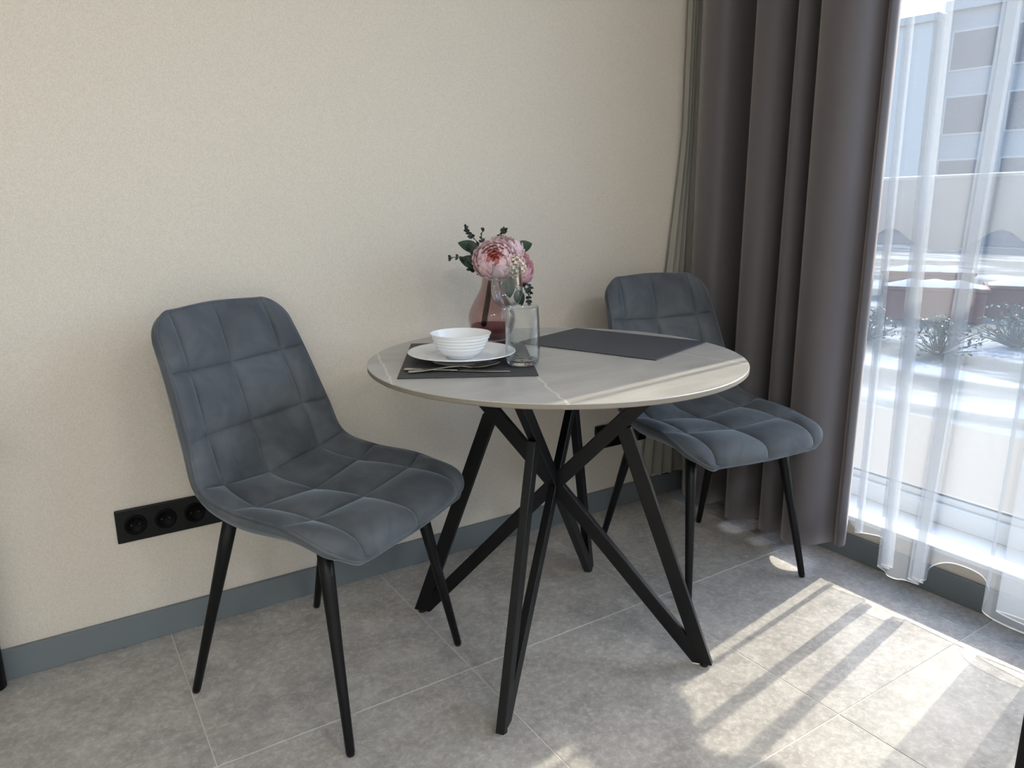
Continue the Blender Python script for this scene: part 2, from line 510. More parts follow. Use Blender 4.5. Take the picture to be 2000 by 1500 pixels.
# ------------------------------------------------------------------ chairs
# rows along the profile: (x, z) at centre, (x, y, z) at outer seam, (x, y, z) at the edge; from the front lip to the top
ROWS = [
    ('front', (0.272, 0.428), (0.268, 0.180, 0.431), (0.258, 0.236, 0.437)),
    ('crest', (0.250, 0.464), (0.238, 0.180, 0.472), (0.222, 0.246, 0.470)),
    ('st2', (0.128, 0.475), (0.132, 0.174, 0.488), (0.115, 0.247, 0.500)),
    ('st1', (-0.015, 0.470), (-0.020, 0.172, 0.486), (-0.020, 0.243, 0.508)),
    ('bend', (-0.151, 0.493), (-0.130, 0.158, 0.516), (-0.114, 0.234, 0.536)),
    ('s2', (-0.197, 0.616), (-0.174, 0.153, 0.625), (-0.150, 0.220, 0.627)),
    ('s1', (-0.245, 0.756), (-0.222, 0.142, 0.763), (-0.204, 0.203, 0.769)),
    ('top', (-0.286, 0.897), (-0.272, 0.136, 0.893), (-0.262, 0.192, 0.888)),
]


def cr(P, t):
    """Catmull-Rom, parameter in knots"""
    i = max(0, min(int(t), len(P) - 2)); f = t - i
    p1, p2 = P[i], P[i + 1]
    p0 = P[i - 1] if i > 0 else p1 * 2 - p2
    p3 = P[i + 2] if i + 2 < len(P) else p2 * 2 - p1
    return 0.5 * ((2 * p1) + (p2 - p0) * f + (2 * p0 - 5 * p1 + 4 * p2 - p3) * f * f + (3 * p1 - p0 - 3 * p2 + p3) * f ** 3)


CEN = [Vector((r[1][0], 0, r[1][1])) for r in ROWS]
SEA = [Vector(r[2]) for r in ROWS]
EDG = [Vector(r[3]) for r in ROWS]
# arc length of the edge, for rounding the corners
_L = [0.0]
for i in range(1, 141):
    _L.append(_L[-1] + (cr(EDG, i * 7 / 140) - cr(EDG, (i - 1) * 7 / 140)).length)


def edge_len(t):
    q = t / 7 * 140; i = min(int(q), 139)
    return _L[i] + (_L[i + 1] - _L[i]) * (q - i)


def corner(d, r):
    if d >= r: return 0.0
    k = 1 - d / r
    return r * (1 - math.sqrt(max(0.0, 1 - k * k)))


def base_pt(u, t, rnd=True):
    """u in [-2,2]: 0 centre seam, +-1 outer seam, +-2 edge; t in [0,7] along the profile"""
    c, s, e = cr(CEN, t), cr(SEA, t), cr(EDG, t)
    d0 = edge_len(t); d1 = _L[-1] - d0
    ew = e.y - (corner(d0, 0.062) + corner(d1, 0.058) if rnd else 0.0)
    k = 1.0
    sy = min(s.y, ew * 0.86)
    f = (ew - s.y) / (e.y - s.y) if ew > s.y else 0.0
    e2 = Vector((s.x + (e.x - s.x) * max(f, 0.1), ew, s.z + (e.z - s.z) * max(f, 0.1)))
    s2 = Vector((s.x, sy, s.z))
    sg = 1 if u >= 0 else -1
    a = abs(u)
    P = [Vector((e2.x, -e2.y, e2.z)), Vector((s2.x, -s2.y, s2.z)), c, s2, e2]
    p = cr(P, a + 2)
    return Vector((p.x, p.y * sg, p.z))


def base_n(u, t):
    h = 0.02
    du = base_pt(min(u + h, 2), t, False) - base_pt(max(u - h, -2), t, False)
    dt = base_pt(u, min(t + h, 7), False) - base_pt(u, max(t - h, 0), False)
    return dt.cross(du).normalized()


TS = [0.0, 2.0, 3.0, 4.0, 5.0, 6.0, 7.0]      # seams along the profile
US = [-2.0, -1.0, 0.0, 1.0, 2.0]


def puff(s):
    """pillow profile across one panel"""
    k = abs(2 * s - 1)
    return (1 - k ** 2.4) ** 0.58 if k < 1 else 0.0


def rim_puff(s):
    """panel that ends at the rim (s = 1): full near the seam side, rolling down softly to the rim"""
    if s < 0.45: return puff(s / 0.9)
    k = (s - 0.45) / 0.55
    return max(0.0, 1 - k ** 2.0) ** 0.75


SGN = -1.0 if base_n(0, 3.0).z < 0 else 1.0


def panel_pt(u, t, i, j):
    su = (u - US[i]) / (US[i + 1] - US[i]); st = (t - TS[j]) / (TS[j + 1] - TS[j])
    pu = rim_puff(1 - su) if i == 0 else (rim_puff(su) if i == 3 else puff(su))
    pt = rim_puff(st) if j == 5 else (rim_puff(1 - st) if j == 0 else puff(st))
    hh = 0.0205 if j else 0.021
    if i in (0, 3): hh *= 0.8
    return base_pt(u, t) + base_n(u, t) * SGN * (hh * pu * pt + 0.0015)


def make_panel(i, j, parent):
    nu, nt = 10, (20 if j in (0, 5) else 12)
    vs, fs = [], []

    def samp(k, n_):           # denser towards the seams
        q = k / n_
        return 0.5 - 0.5 * math.cos(math.pi * q) if True else q
    for a in range(nt + 1):
        t = TS[j] + (TS[j + 1] - TS[j]) * samp(a, nt)
        for c in range(nu + 1):
            u = US[i] + (US[i + 1] - US[i]) * samp(c, nu)
            vs.append(panel_pt(u, t, i, j))
    for a in range(nt):
        for c in range(nu):
            q = a * (nu + 1) + c
            f = (q, q + 1, q + nu + 2, q + nu + 1)
            fs.append(f if SGN > 0 else f[::-1])
    o = obj('quilted_panel', vs, fs, M['velvet'], parent, True)
    bm = bmesh.new(); bm.from_mesh(o.data)
    mid = bm.faces[:][len(bm.faces) // 2] if False else None
    bm.free()
    return o


def tmap(t0, t1, q):
    """parameter along the profile, sampled densely at the rounded ends 0 and 7"""
    if t0 == 0.0 and t1 == 7.0: q = 0.5 - 0.5 * math.cos(math.pi * q)
    elif t0 == 0.0: q = 1 - math.cos(math.pi / 2 * q)
    elif t1 == 7.0: q = math.sin(math.pi / 2 * q)
    return t0 + (t1 - t0) * q


def shell_part(name, t0, t1, parent, nt, cap0, cap1):
    """padded body behind / under the quilted face: front surface, back surface, closed rim"""
    nu = 24
    vs, fs = [], []
    for a in range(nt + 1):
        t = tmap(t0, t1, a / nt)
        for c in range(nu + 1):
            u = -2 + 4 * c / nu
            vs.append(base_pt(u, t) - base_n(u, t) * SGN * 0.002)
    off = len(vs)
    for a in range(nt + 1):
        t = tmap(t0, t1, a / nt)
        d = min(edge_len(t), _L[-1] - edge_len(t))
        for c in range(nu + 1):
            u = -2 + 4 * c / nu
            k = abs(u) / 2
            th = 0.020 + 0.026 * (1 - k ** 4) * min(1, d / 0.05)
            p = base_pt(u, t); p = Vector((p.x, p.y * 0.985, p.z))
            vs.append(p - base_n(u, t) * SGN * th)
    w = nu + 1
    for a in range(nt):
        for c in range(nu):
            q = a * w + c
            fs.append((q, q + 1, q + w + 1, q + w)); fs.append((off + q, off + q + w, off + q + w + 1, off + q + 1))
        q = a * w
        fs.append((q, q + w, off + q + w, off + q)); q += nu
        fs.append((q, off + q, off + q + w, q + w))
    for c in range(nu):
        fs.append((c, off + c, off + c + 1, c + 1))
        q = nt * w + c
        fs.append((q, q + 1, off + q + 1, off + q))
    o = obj(name, vs, fs, M['velvet'], parent, True)
    bm = bmesh.new(); bm.from_mesh(o.data); bmesh.ops.recalc_face_normals(bm, faces=bm.faces[:]); bm.to_mesh(o.data); bm.free()
    return o


def make_chair():
    root = empty('dining_chair')
    seat = shell_part('seat', 0.0, 4.0, root, 40, True, False)
    back = shell_part('backrest', 4.0, 7.0, root, 30, False, True)
    for j in range(6):
        for i in range(4):
            make_panel(i, j, seat if j < 3 else back)
    # piping round the rim
    path = []
    N = 120
    for k in range(N + 1): path.append(base_pt(2, tmap(0.0, 7.0, k / N)))
    for k in range(1, 16): path.append(base_pt(2 - 4 * k / 16, 7))
    for k in range(N + 1): path.append(base_pt(-2, tmap(0.0, 7.0, 1 - k / N)))
    for k in range(1, 16): path.append(base_pt(-2 + 4 * k / 16, 0))
    cl = [path[0]]
    for p in path[1:]:
        if (p - cl[-1]).length > 0.004: cl.append(p)
    if (cl[0] - cl[-1]).length < 0.004: cl.pop()
    tube('piping', cl, 0.0040, M['velvet'], root, 6, True)
    # legs: round, tapered, splayed; each with a plastic glide
    for sx_, sy_ in ((1, 1), (1, -1), (-1, 1), (-1, -1)):
        if sx_ > 0:
            foot = Vector((0.232, 0.222 * sy_, 0)); top = Vector((0.150, 0.168 * sy_, 0.448))
        else:
            foot = Vector((-0.232, 0.212 * sy_, 0)); top = Vector((-0.105, 0.165 * sy_, 0.462))
        d = top - foot
        lg = tube('leg', [foot + d * 0.012, foot + d * 0.02, foot + d * 0.5, foot + d * 0.8, top], [0.0085, 0.0095, 0.0125, 0.0155, 0.0165], M['black'], root, 20)
        tube('glide', [foot, foot + d * 0.006, foot + d * 0.016], [0.0065, 0.0085, 0.0085], M['rubber'], lg, 16)
    return root


chair = make_chair()
tag(chair, 'grey velvet quilted dining chair on the left, turned three-quarters, in front of the socket panel', 'chair', 'grey quilted dining chairs')
chair.location = (0.492, 1.600, 0); chair.rotation_euler = (0, 0, R(-59.0))
ch2 = copy_tree(chair)
tag(ch2, 'grey velvet quilted dining chair partly behind the round table, beside the dark drape', 'chair', 'grey quilted dining chairs')
ch2.location = (1.663, 1.506, 0); ch2.rotation_euler = (0, 0, R(-96.2))

# ------------------------------------------------------------------ table
TX, TY, TR, TZ = 1.0325, 1.410, 0.4484, 0.7583
tbl = tag(empty('dining_table', (TX, TY, 0)), 'round grey stone-top dining table on black crossed metal legs', 'table')
TH = 0.012
top = lathe('tabletop', [(0, TZ - TH), (TR - 0.002, TZ - TH), (TR, TZ - TH + 0.002), (TR, TZ - 0.0018)], M['edge'], tbl, 128, smooth=False)
face = lathe('stone_face', [(0, TZ - 0.0018), (TR, TZ - 0.0018), (TR - 0.0004, TZ - 0.0006), (TR - 0.0014, TZ), (0, TZ)], M['stone'], top, 128, smooth=False)
lathe('mounting_plate', [(0, TZ - TH - 0.006), (0.27, TZ - TH - 0.006), (0.27, TZ - TH), (0, TZ - TH)], M['black'], tbl, 48, smooth=False)


def bar_poly(p, q, w, ang, th, ext0=None, ext1=None):
    """bar from p to q (r, z in the leg's plane), in-plane width w, thickness th; ends cut horizontally where asked"""
    p = Vector(p); q = Vector(q); d = (q - p).normalized(); nn = Vector((-d.y, d.x)) * (w / 2)
    c = []
    for pt, cut in ((p, ext0), (q, ext1)):
        for s in (1, -1):
            v = pt + nn * s
            if cut is not None:
                v = v + d * ((cut - v.y) / d.y)
            c.append(v)
    ca, sa = math.cos(ang), math.sin(ang)
    out = []
    for v in (c[0], c[1], c[3], c[2]):
        for h in (-th / 2, th / 2):
            out.append((v.x * ca - h * sa, v.x * sa + h * ca, v.y))
    return out


def join_bars(name, polys, m, parent):
    bm = bmesh.new()
    for P in polys:
        v = [bm.verts.new(p) for p in P]
        for f in ((0, 2, 4, 6), (1, 7, 5, 3), (0, 1, 3, 2), (2, 3, 5, 4), (4, 5, 7, 6), (6, 7, 1, 0)):
            bm.faces.new([v[k] for k in f])
    bmesh.ops.recalc_face_normals(bm, faces=bm.faces[:])
    bmesh.ops.bevel(bm, geom=bm.edges[:], offset=0.0018, segments=2, affect='EDGES', profile=0.5)
    me = bpy.data.meshes.new(name); bm.to_mesh(me); bm.free(); me.materials.append(m)
    return link(name, me, parent)


for k in range(4):
    ang = R(-52.6 + 90 * k)
    W, T_ = 0.036, 0.020
    top_z = TZ - TH - 0.005
    outer = bar_poly((0.392, 0.0), (0.172, 0.595), W, ang, T_, 0.008, None)
    inner = bar_poly((0.381, 0.03), (-0.012, 0.421), W, ang, T_ * 0.999, None, None)
    inner = bar_poly((0.372, 0.020), (0.010, 0.424), 0.034, ang, T_ * 0.995, 0.008, None)
    upper = bar_poly((-0.004, 0.428), (0.29, 0.742), W, ang, T_ * 1.004, None, top_z)
    lg = join_bars('leg', [outer, inner, upper], M['black'], tbl)
    fp = lathe('foot_pad', [(0, 0), (0.009, 0), (0.010, 0.002), (0.010, 0.011), (0, 0.011)], M['rubber'], lg, 16)
    fp.location = (0.388 * math.cos(ang), 0.388 * math.sin(ang), 0)

# ------------------------------------------------------------------ placemats
MZ = 0.0026


def placemat(name, origin, angle, sx_, sy_, m):
    o = box(name, (0, 0, 0), (sx_, sy_, MZ), m, None, 0.0008, 1)
    o.location = (origin[0], origin[1], TZ + 0.0003); o.rotation_euler = (0, 0, angle)
    return o


tag(placemat('placemat', (0.612, 1.400), R(-29.3), 0.300, 0.415, M['mat_dark']), 'dark grey placemat under the white plate and cutlery', 'placemat', 'grey placemats')
tag(placemat('placemat', (1.192, 1.232), R(19.9), 0.298, 0.408, M['mat']), 'empty woven grey placemat at the right chair', 'placemat', 'grey placemats')
PZ = TZ + MZ + 0.0006

# ------------------------------------------------------------------ plate, bowl
PX, PY = 0.818, 1.489
plate = lathe('dinner_plate', smooth_prof([(0, 0.0035), (0.05, 0.0035), (0.070, 0.004), (0.086, 0.009), (0.104, 0.0155), (0.1245, 0.0205), (0.1255, 0.0222), (0.1235, 0.0230), (0.104, 0.0178), (0.087, 0.0120), (0.080, 0.0078), (0.074, 0.0070), (0.05, 0.0065), (0, 0.0065)], 3), M['china'], None, 72, (PX, PY, PZ))
lathe('foot_ring', [(0.068, 0.0045), (0.067, 0.0), (0.071, 0.0), (0.073, 0.0045)], M['china'], plate, 56)
tag(plate, 'white china dinner plate under the bowl', 'plate')
bo = []
prof_o = [(0, 0.0), (0.030, 0.0), (0.033, 0.001), (0.036, 0.006)]
for k in range(33):      # outer wall with soft horizontal ribs in its upper half
    s = k / 32
    r = 0.038 + 0.0335 * (s ** 0.62)
    rib = 0.0009 * math.sin(2 * math.pi * (s - 0.3) * 6.4) if 0.3 < s < 0.9 else 0.0
    prof_o.append((r + rib, 0.007 + 0.050 * s))
prof_i = [(0.0722, 0.0578), (0.0712, 0.0585), (0.0698, 0.0572)]
for k in range(1, 14):
    s = 1 - k / 14
    prof_i.append((0.036 + 0.0335 * (s ** 0.62), 0.0085 + 0.048 * s))
prof_i += [(0.028, 0.0050), (0, 0.0045)]
bowl = lathe('bowl', prof_o + prof_i, M['china'], None, 72, (PX - 0.002, PY + 0.001, PZ + 0.0068))
tag(bowl, 'white ribbed china bowl standing on the plate', 'bowl')


# ------------------------------------------------------------------ cutlery
def strip_mesh(name, stations, m, thick):
    """stations: (s, half width, z, sag): flat bar following s along +X, optional bowl sag"""
    vs, fs = [], []
    nc = 8
    for s, w, z, sag in stations:
        for c in range(nc + 1):
            q = -1 + 2 * c / nc
            vs.append((s, q * w, z - sag * (1 - q * q)))
    n0 = len(vs)
    for s, w, z, sag in stations:
        for c in range(nc + 1):
            q = -1 + 2 * c / nc
            vs.append((s, q * w, z - sag * (1 - q * q) - thick * (1 - 0.6 * q * q)))
    w_ = nc + 1
    ns = len(stations)
    for a in range(ns - 1):
        for c in range(nc):
            q = a * w_ + c
            fs.append((q, q + w_, q + w_ + 1, q + 1)); fs.append((n0 + q, n0 + q + 1, n0 + q + w_ + 1, n0 + q + w_))
        q = a * w_
        fs.append((q, n0 + q, n0 + q + w_, q + w_)); q += nc
        fs.append((q, q + w_, n0 + q + w_, n0 + q))
    for c in range(nc):
        fs.append((c, c + 1, n0 + c + 1, n0 + c)); q = (ns - 1) * w_ + c
        fs.append((q, n0 + q, n0 + q + 1, q + 1))
    return obj(name, vs, fs, m, None, True)


kn = empty('table_knife', (0.655, 1.457, PZ)); tag(kn, 'steel table knife lying on the dark placemat under the spoon', 'knife')
hd = strip_mesh('handle', [(0.0, 0.0055, 0.004, 0), (0.003, 0.0078, 0.0044, 0), (0.04, 0.0075, 0.0046, 0), (0.10, 0.0055, 0.0044, 0), (0.118, 0.0050, 0.0042, 0)], M['steel'], 0.0036)
hd.parent = kn
bl = strip_mesh('blade', [(0.116, 0.0052, 0.0030, 0), (0.124, 0.0085, 0.0028, 0), (0.16, 0.0090, 0.0026, 0), (0.20, 0.0086, 0.0024, 0), (0.222, 0.0060, 0.0022, 0), (0.234, 0.0012, 0.0020, 0)], M['steel'], 0.0016)
bl.parent = kn
kn.rotation_euler = (0, 0, math.atan2(1.313 - 1.457, 0.838 - 0.655))
sp = empty('table_spoon', (0.650, 1.424, PZ)); tag(sp, 'steel spoon with its bowl tipped up beside the plate', 'spoon')
hd = strip_mesh('handle', [(0.0, 0.0050, 0.0042, 0), (0.003, 0.0078, 0.0045, 0), (0.03, 0.0080, 0.0050, 0), (0.09, 0.0048, 0.0095, 0), (0.118, 0.0034, 0.0090, 0), (0.136, 0.0036, 0.0055, 0), (0.144, 0.0046, 0.0045, 0)], M['steel'], 0.0022)
hd.parent = sp
bl = strip_mesh('spoon_bowl', [(0.140, 0.0040, 0.0048, 0.0002), (0.147, 0.0105, 0.0056, 0.002), (0.158, 0.0165, 0.0070, 0.0045), (0.172, 0.0195, 0.0088, 0.006), (0.186, 0.0185, 0.0104, 0.0058), (0.198, 0.0140, 0.0116, 0.004), (0.206, 0.0075, 0.0123, 0.0015), (0.209, 0.0015, 0.0125, 0.0)], M['steel'], 0.0013)
bl.parent = sp
sp.rotation_euler = (0, 0, math.atan2(1.372 - 1.424, 0.850 - 0.650))

# ------------------------------------------------------------------ glasses
tum = lathe('tumbler', smooth_prof([(0, 0.0), (0.026, 0.0), (0.0335, 0.002), (0.0375, 0.012), (0.0388, 0.040), (0.0384, 0.090), (0.0362, 0.1296), (0.0355, 0.1304), (0.0348, 0.1296)], 3)
            + smooth_prof([(0.0368, 0.090), (0.0372, 0.040), (0.0358, 0.018), (0.030, 0.0118), (0.018, 0.0105), (0, 0.0105)], 3), M['glass'], None, 64, (0.905, 1.362, PZ))
lathe('thick_base', smooth_prof([(0, 0.0012), (0.025, 0.0012), (0.0318, 0.003), (0.0345, 0.010), (0.0346, 0.0135), (0.0295, 0.0104), (0.018, 0.0098), (0, 0.0098)], 3), M['solid_glass'], tum, 64)
tag(tum, 'clear straight glass tumbler on the placemat corner', 'glass')
wine = empty('wine_glass', (1.031, 1.625, TZ + 0.0003)); tag(wine, 'empty clear wine glass in front of the mauve vase', 'glass')
lathe('foot', smooth_prof([(0, 0.0), (0.030, 0.0), (0.0340, 0.0008), (0.0342, 0.0018), (0.030, 0.0030), (0.012, 0.0050), (0.006, 0.0085)], 3) + [(0, 0.0085)], M['solid_glass'], wine, 56)
lathe('stem', [(0, 0.0086)] + smooth_prof([(0.0058, 0.0086), (0.0050, 0.02), (0.0050, 0.055), (0.0056, 0.08), (0.0085, 0.0925), (0.0125, 0.0965)], 4) + [(0, 0.0965)], M['solid_glass'], wine, 32)
lathe('glass_bowl', [(0, 0.0966)] + smooth_prof([(0.0125, 0.0966), (0.024, 0.1015), (0.0345, 0.112), (0.0405, 0.128), (0.0415, 0.146), (0.0398, 0.172), (0.0368, 0.2068), (0.0363, 0.2073), (0.0358, 0.2068)], 4)
      + smooth_prof([(0.0388, 0.172), (0.0404, 0.146), (0.0394, 0.129), (0.0335, 0.1135), (0.022, 0.1045), (0.010, 0.1015)], 4) + [(0, 0.1012)], M['glass'], wine, 64)

# ------------------------------------------------------------------ vase and flowers
VX, VY, VZ = 1.043, 1.722, TZ + 0.0003
vo = [(0.0, 0.0), (0.036, 0.0), (0.042, 0.002), (0.0545, 0.016), (0.0620, 0.035), (0.0648, 0.055), (0.0622, 0.074), (0.0525, 0.096), (0.0385, 0.122), (0.0285, 0.145), (0.0262, 0.160), (0.0258, 0.165)]
vi = [(0.0238, 0.165), (0.0242, 0.158), (0.0262, 0.145), (0.0360, 0.122), (0.0500, 0.096), (0.0596, 0.074), (0.0620, 0.056), (0.0590, 0.036), (0.050, 0.022), (0.030, 0.018), (0, 0.017)]
vase = lathe('flower_vase', smooth_prof(vo, 4) + smooth_prof(vi, 4), M['vase'], None, 72, (VX, VY, VZ))
lathe('thick_base', smooth_prof([(0, 0.0012), (0.034, 0.0012), (0.0405, 0.004), (0.0525, 0.0170), (0.0576, 0.0300), (0.0585, 0.0385)], 3) + [(0.057, 0.0388), (0, 0.0388)], M['vase_base'], vase, 56)
tag(vase, 'mauve glass teardrop vase holding the pink flowers', 'vase')

RH = Vector((0.8401, -0.5424, 0)).normalized()     # to the right as seen from the room
AW = Vector((0.5424, 0.8401, 0))                   # towards the wall
BASE = Vector((VX, VY, VZ))


def vp(r, h, d=0.0):
    return BASE + RH * r + AW * d + Vector((0, 0, h))


PETALS = {}


def petal_mesh(kind, rad, th_end, half, flare, seed, m):
    key = (kind, seed)
    if key in PETALS: return PETALS[key]
    vs, fs = [], []
    nu, nv = 8, 9
    for a in range(nv + 1):
        s = a / nv
        th = math.pi * 0.97 - (math.pi * 0.97 - th_end) * s
        for c in range(nu + 1):
            q = -1 + 2 * c / nu
            wid = half * (0.35 + 0.65 * math.sin(min(1.0, s * 1.15) * math.pi / 2)) * (1.0 if s < 0.8 else math.sqrt(max(0.0, 1 - ((s - 0.8) / 0.2) ** 2 * 0.75)))
            ph = q * wid
            tt = th + 0.20 * q * q * s - 0.10 * math.cos(q * 7 + seed) * s * s
            rr = rad * (1 + flare * s ** 3 + 0.045 * math.sin(q * 9 + seed * 1.7) * s * s - 0.05 * q * q * (1 - s))
            vs.append((rr * math.sin(tt) * math.cos(ph), rr * math.sin(tt) * math.sin(ph), rr * math.cos(tt) * 0.92))
    w = nu + 1
    for a in range(nv):
        for c in range(nu):
            fs.append((a * w + c, a * w + c + 1, (a + 1) * w + c + 1, (a + 1) * w + c))
    me = bpy.data.meshes.new('petal'); me.from_pydata(vs, [], fs); me.update()
    me.polygons.foreach_set('use_smooth', [True] * len(me.polygons)); me.materials.append(m)
    PETALS[key] = me
    return me


def peony(center, axis, scale, mo, mi, label, layers, stem_to):
    root = empty('peony_flower', center); tag(root, label, 'flower', 'pink artificial peonies')
    rot = Vector(axis).normalized().to_track_quat('Z', 'Y').to_euler()
    head = empty('x', (0, 0, 0)) if False else None
    q = Vector(axis).normalized().to_track_quat('Z', 'Y')
    for li, (rad, th, half, flare, cnt, core) in enumerate(layers):
        for k in range(cnt):
            me = petal_mesh((label, li), rad * scale, th, half, flare, k % 3, mi if core else mo)
            p = link('petal', me, root)
            p.rotation_mode = 'QUATERNION'
            from mathutils import Quaternion
            p.rotation_quaternion = q @ Quaternion((0, 0, 1), 2 * math.pi * (k + 0.37 * li + 0.08 * random.random()) / cnt) @ Quaternion((0, 1, 0), random.uniform(-0.08, 0.10))
    st = [Vector(c) - Vector(center) for c in stem_to]
    a0 = -Vector(axis).normalized() * 0.045 * scale
    path = smooth_prof([a0] + st, 6)
    tube('stem', path, 0.0032, M['stem'], root, 8)
    lathe_c = lathe('calyx', smooth_prof([(0, -0.064), (0.006, -0.062), (0.017, -0.056), (0.026, -0.045), (0.022, -0.044), (0, -0.050)], 3), M['calyx'], root, 20)
    lathe_c.rotation_mode = 'QUATERNION'; lathe_c.rotation_quaternion = q; lathe_c.scale = (scale, scale, scale)
    return root


LAY = [(0.064, R(82), R(44), 0.10, 7, False), (0.061, R(62), R(42), 0.05, 7, False), (0.056, R(47), R(42), 0.02, 6, False), (0.050, R(36), R(42), 0.0, 6, False),
       (0.041, R(30), R(44), 0.0, 5, False), (0.033, R(26), R(46), 0.0, 5, True), (0.024, R(22), R(50), 0.0, 4, True), (0.015, R(25), R(55), 0.0, 3, True)]
LAY2 = [(0.060, R(80), R(40), 0.08, 8, False), (0.057, R(58), R(38), 0.06, 8, False), (0.052, R(42), R(34), 0.05, 8, False), (0.045, R(32), R(34), 0.03, 7, False),
        (0.036, R(24), R(36), 0.02, 6, False), (0.026, R(18), R(40), 0.0, 5, False)]
peony(vp(0.012, 0.216, -0.030), (-RH * 0.05 - AW * 0.86 + Vector((0, 0, 0.55))), 0.88, M['petal'], M['petal_core'], 'large pale pink peony with a coral heart, front of the bouquet', LAY,
      [vp(-0.004, 0.160, 0.0), vp(-0.012, 0.12, 0.0), vp(-0.028, 0.035, -0.004)])
peony(vp(0.038, 0.240, 0.030), (RH * 0.15 - AW * 0.25 + Vector((0, 0, 1))), 0.84, M['petal'], M['petal'], 'pale pink peony at the top of the bouquet, behind the front one', LAY2,
      [vp(0.004, 0.165, 0.006), vp(-0.006, 0.12, 0.006), vp(-0.026, 0.034, 0.006)])
peony(vp(0.074, 0.194, 0.018), (RH * 0.75 - AW * 0.35 + Vector((0, 0, 0.35))), 0.84, M['petal_pink'], M['petal_pink'], 'deeper pink peony hanging at the right of the bouquet', LAY2,
      [vp(0.022, 0.178, 0.008), vp(0.004, 0.15, 0.004), vp(-0.022, 0.032, 0.0)])

# cream blossom cluster
hy = tag(empty('cream_blossom', vp(0.070, 0.198, -0.050)), 'cluster of tiny cream blossoms between the two pink peonies', 'flower')
cv, cf = [], []
for k in range(70):
    a = k * 2.39996; zf = 1 - 2 * (k + 0.5) / 70; rr = math.sqrt(1 - zf * zf)
    c = Vector((rr * math.cos(a) * 0.023, rr * math.sin(a) * 0.023, zf * 0.032))
    nrm = c.normalized(); u_ = nrm.orthogonal().normalized(); v_ = nrm.cross(u_)
    for p in range(4):
        an = p * math.pi / 2 + k
        d = u_ * math.cos(an) + v_ * math.sin(an); e = u_ * -math.sin(an) + v_ * math.cos(an)
        i0 = len(cv)
        cv += [c, c + d * 0.0035 + e * 0.0026 + nrm * 0.0012, c + d * 0.0066 + nrm * 0.0022, c + d * 0.0035 - e * 0.0026 + nrm * 0.0012]
        cf.append((i0, i0 + 1, i0 + 2, i0 + 3))
bl = obj('blossoms', cv, cf, M['cream'], hy); bl['kind'] = 'stuff'
tube('stem', smooth_prof([(0, 0, -0.018), vp(0.030, 0.172, -0.004) - hy.location, vp(0.006, 0.152, 0.002) - hy.location, vp(-0.018, 0.034, 0.003) - hy.location], 6), 0.0022, M['stem'], hy, 7)


def leaf_mesh(L, W, fold, curl):
    vs, fs = [], []
    nl = 10
    for a in range(nl + 1):
        s = a / nl
        w = W * (math.sin(math.pi * min(1, s ** 0.8)) ** 0.8 + 0.001)
        for q in (-1, -0.5, 0, 0.5, 1):
            vs.append((s * L, q * w, abs(q) * w * fold - curl * s * s * L))
    n0 = len(vs)
    vs += [(x, y, z - 0.0007) for x, y, z in vs]
    for a in range(nl):
        for c in range(4):
            q = a * 5 + c
            fs.append((q, q + 1, q + 6, q + 5)); fs.append((n0 + q, n0 + q + 5, n0 + q + 6, n0 + q + 1))
    return vs, fs


def place(vs, p, d, up):
    d = Vector(d).normalized(); up = Vector(up); s = up.cross(d).normalized(); up = d.cross(s)
    return [Vector(p) + d * v[0] + s * v[1] + up * v[2] for v in vs]


def leaf_sprig(root_pt, items, stem_pts, label, leaflets=()):
    """items: large leaves (point, direction, up, length, width); leaflets: small round leaves along a twig"""
    root = empty('leaf_sprig', root_pt); tag(root, label, 'foliage', 'green sprigs in the bouquet')
    o = Vector(root_pt)
    for p, d, up, L, W in items:
        v, f = leaf_mesh(L, W, 0.28, 0.18)
        obj('leaf', place(v, Vector(p) - o, d, up), f, M['leaf'], root, True)
    sp_ = smooth_prof([Vector(p) - o for p in stem_pts], 6)
    tube('twig', sp_, 0.0014, M['stem'], root, 6)
    if leaflets:
        vs, fs = [], []
        for path in leaflets:
            pp = smooth_prof([Vector(p) - o for p in path], 6)
            tv, tf = tube_geo(pp, 0.0009, 5)
            k = len(vs); vs += tv; fs += [tuple(i + k for i in f) for f in tf]
            for a in range(2, len(pp), 2):
                d = (pp[a] - pp[a - 1]).normalized()
                sd_ = d.orthogonal().normalized(); sd_.rotate(Matrix.Rotation(random.uniform(0, 6.28), 3, d))
                for s in (-1, 1):
                    lv, lf = leaf_mesh(random.uniform(0.009, 0.0125), random.uniform(0.0036, 0.0048), 0.3, 0.2)
                    k = len(vs); vs += place(lv, pp[a], sd_ * s + d * 0.7, d.cross(sd_) + Vector((0, 0, 0.01))); fs += [tuple(i + k for i in f) for f in lf]
            lv, lf = leaf_mesh(0.009, 0.0035, 0.3, 0.2)
            k = len(vs); vs += place(lv, pp[-1], d, sd_); fs += [tuple(i + k for i in f) for f in lf]
        t = obj('leaflets', vs, fs, M['leaf2'], root, True); t['kind'] = 'stuff'
    return root


